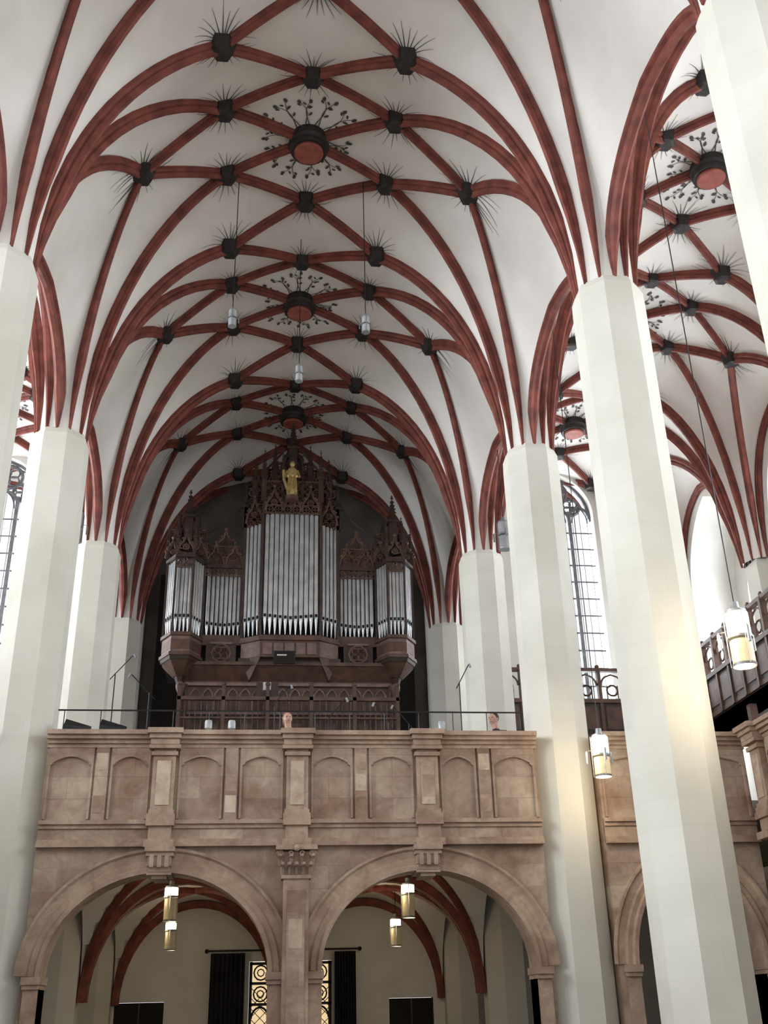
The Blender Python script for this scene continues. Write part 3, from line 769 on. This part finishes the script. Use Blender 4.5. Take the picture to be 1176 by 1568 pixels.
# ------------------------------------------------------------------ musicians' gear
def micstand(x,y,h,boom,z0=3.1):
    m=MB(); m.tube([(x,y,z0+.05),(x,y,z0+h)],.012,M_iron,5)
    for q in range(3):
        a=q*2.094; m.tube([(x,y,z0+.25),(x+.3*math.cos(a),y+.3*math.sin(a),z0+.01)],.01,M_iron,4)
    m.tube([(x-boom*.3,y,z0+h-.12),(x+boom,y,z0+h+.35)],.009,M_iron,4)
    m.tube([(x+boom,y,z0+h+.35),(x+boom*1.12,y,z0+h+.28)],.022,M_grey,6)
    m.build('microphone_stand')
for a in ((2.95,18.0,2.3,.2),(2.2,19.4,1.9,-.3),(.55,17.5,1.5,.3),(-.35,19.8,2.4,.3),(1.6,17.6,1.45,-.25),(-2.6,18.5,2.2,-.35),(-3.2,18.3,2.5,.3)): micstand(*a)
def mstand(x,y,h=1.25):
    m=MB(); m.tube([(x,y,3.12),(x,y,3.1+h)],.012,M_iron,5)
    for q in range(3):
        a=q*2.094+.4; m.tube([(x,y,3.35),(x+.25*math.cos(a),y+.25*math.sin(a),3.11)],.009,M_iron,4)
    m.add([(x-.24,y-.02,3.05+h),(x+.24,y-.02,3.05+h),(x+.24,y+.15,3.38+h),(x-.24,y+.15,3.38+h)],[(0,1,2,3)],M_iron)
    m.add([(x-.18,y-.03,3.10+h),(x+.12,y-.03,3.10+h),(x+.12,y+.11,3.34+h),(x-.18,y+.11,3.34+h)],[(0,1,2,3)],M_white)
    m.build('music_stand')
for x,y in ((-1.35,18.5),(-.7,18.7),(.7,18.6),(1.5,18.7)): mstand(x,y,1.3)
for x in (-3.45,-2.9):
    m=MB(); y0=GY-.05
    vs=[(x-.2,y0,4.095),(x+.2,y0,4.095),(x+.2,y0+.2,4.095),(x-.2,y0+.2,4.095),(x-.2,y0+.03,4.2),(x+.2,y0+.03,4.12),(x+.2,y0+.2,4.22),(x-.2,y0+.2,4.34)]
    m.add(vs,[(0,1,2,3),(4,5,6,7),(0,1,5,4),(1,2,6,5),(2,3,7,6),(3,0,4,7)],M_iron)
    m.build('stage_monitor_speaker')
for x in (-1.42,-1.05,2.35):
    m=MB(); y=GY+.1
    m.lathe(x,y,[(.05,4.095),(.055,4.10),(.015,4.12),(.015,4.15),(.06,4.18),(.06,4.28),(.05,4.31)],12,M_glass)
    m.build('candle_glass',smooth=True)
# ------------------------------------------------------------------ people behind the rail
def person(name,x,y,z0,rot,scale,cl,hair,long=False):
    root=empty(name)
    J=[((0,0,.95),.15),((0,0,1.15),.14),((0,.0,1.35),.17),((0,0,1.47),.07),((-.02,-.02,1.56),.06),((-.03,-.03,1.64),.085),((-.03,-.03,1.72),.075)]
    vs=[j[0] for j in J]; rs=[j[1] for j in J]; ed=[(i,i+1) for i in range(6)]
    for s in (-1,1):
        b=len(vs)
        vs+=[(s*.19,0,1.40),(s*.24,-.03,1.14),(s*.16,-.24,1.08),(s*.10,-.31,1.09)]; rs+=[.06,.047,.036,.03]
        ed+=[(2,b),(b,b+1),(b+1,b+2),(b+2,b+3)]
        for k in range(4):
            q=len(vs); o=(k-1.5)*.02
            vs+=[(s*.09+o,-.36,1.09),(s*.085+o,-.40+abs(k-1.3)*.008,1.07)]; rs+=[.009,.008]; ed+=[(b+3,q),(q,q+1)]
        q=len(vs); vs+=[(s*.06,-.33,1.11)]; rs+=[.010]; ed+=[(b+3,q)]
        b=len(vs)
        vs+=[(s*.1,0,.88),(s*.11,-.02,.48),(s*.11,.02,.08),(s*.12,-.13,.04)]; rs+=[.09,.06,.045,.04]; ed+=[(0,b),(b,b+1),(b+1,b+2),(b+2,b+3)]
    me=bpy.data.meshes.new('body'); me.from_pydata(vs,ed,[])
    o=bpy.data.objects.new('body',me); sc.collection.objects.link(o)
    o.modifiers.new('skin','SKIN')
    for i,v in enumerate(me.skin_vertices[0].data): v.radius=(rs[i],rs[i]); v.use_root=(i==0)
    ss=o.modifiers.new('sub','SUBSURF'); ss.levels=2; ss.render_levels=2
    dg=bpy.context.evaluated_depsgraph_get(); ev=o.evaluated_get(dg); me2=bpy.data.meshes.new_from_object(ev)
    o.modifiers.clear(); o.data=me2
    me2.materials.clear()
    for q in (cl,M_skin,M_cloth): me2.materials.append(q)
    for p in me2.polygons:
        c=p.center; p.use_smooth=True
        p.material_index=1 if (c.z>1.49 or (c.y<-.27 and c.z>1)) else (2 if c.z<.95 else 0)
    o.parent=root
    h=MB(); hx,hy,hz=-.03,-.03,1.67
    h.ball((hx,hy,hz),.1,M_skin,14,10,(.82,.98,1.2))
    h.add([(hx-.015,hy-.095,hz+.02),(hx+.015,hy-.095,hz+.02),(hx+.02,hy-.095,hz-.03),(hx-.02,hy-.095,hz-.03),(hx,hy-.125,hz-.025)],[(0,1,4),(1,2,4),(2,3,4),(3,0,4)],M_skin)
    for s in (-1,1):
        h.ball((hx+s*.03,hy-.085,hz+.02),.012,M_hair,6,4); h.ball((hx+s*.084,hy+.005,hz),.022,M_skin,6,5,(.4,.8,1.3))
    h.box(hx-.025,hx+.025,hy-.092,hy-.08,hz-.057,hz-.05,hair)
    h.ball((hx,hy+.024,hz+.036),.103,hair,14,10,(.86,.92,1.0))
    if long: h.ball((hx,hy+.05,hz-.04),.09,hair,12,8,(.95,.7,1.3))
    h.build('head',root,smooth=True,off=False)
    root.location=(x,y,z0+E); root.rotation_euler=(0,0,math.radians(rot)); root.scale=(scale,)*3
person('man',3.62,18.2,3.1,-45,1.0,M_cloth,M_hair)
person('woman',-.12,17.8,3.1,10,.93,M_cloth2,M_hair2,True)
# ------------------------------------------------------------------ world + camera
w=bpy.data.worlds.new('World'); sc.world=w; w.use_nodes=True
bg=w.node_tree.nodes['Background']; bg.inputs[0].default_value=(.94,.965,1,1); bg.inputs[1].default_value=1.28
f=1590
Yv=V((-192,-776,-f)).normalized(); Zv=V((-84,(f*f+192*84)/776,-f)); Zv=(Zv-Yv*Zv.dot(Yv)).normalized(); Xv=Yv.cross(Zv)
Mx=Matrix((Xv,Yv,Zv))
cam=bpy.data.cameras.new('cam'); co=bpy.data.objects.new('camera',cam); sc.collection.objects.link(co)
cam.sensor_fit='VERTICAL'; cam.sensor_height=36; cam.lens=36*f/1568
mw=Mx.to_4x4(); mw.translation=V((-.50,0,E)); co.matrix_world=mw
cam.clip_end=200
sc.camera=co
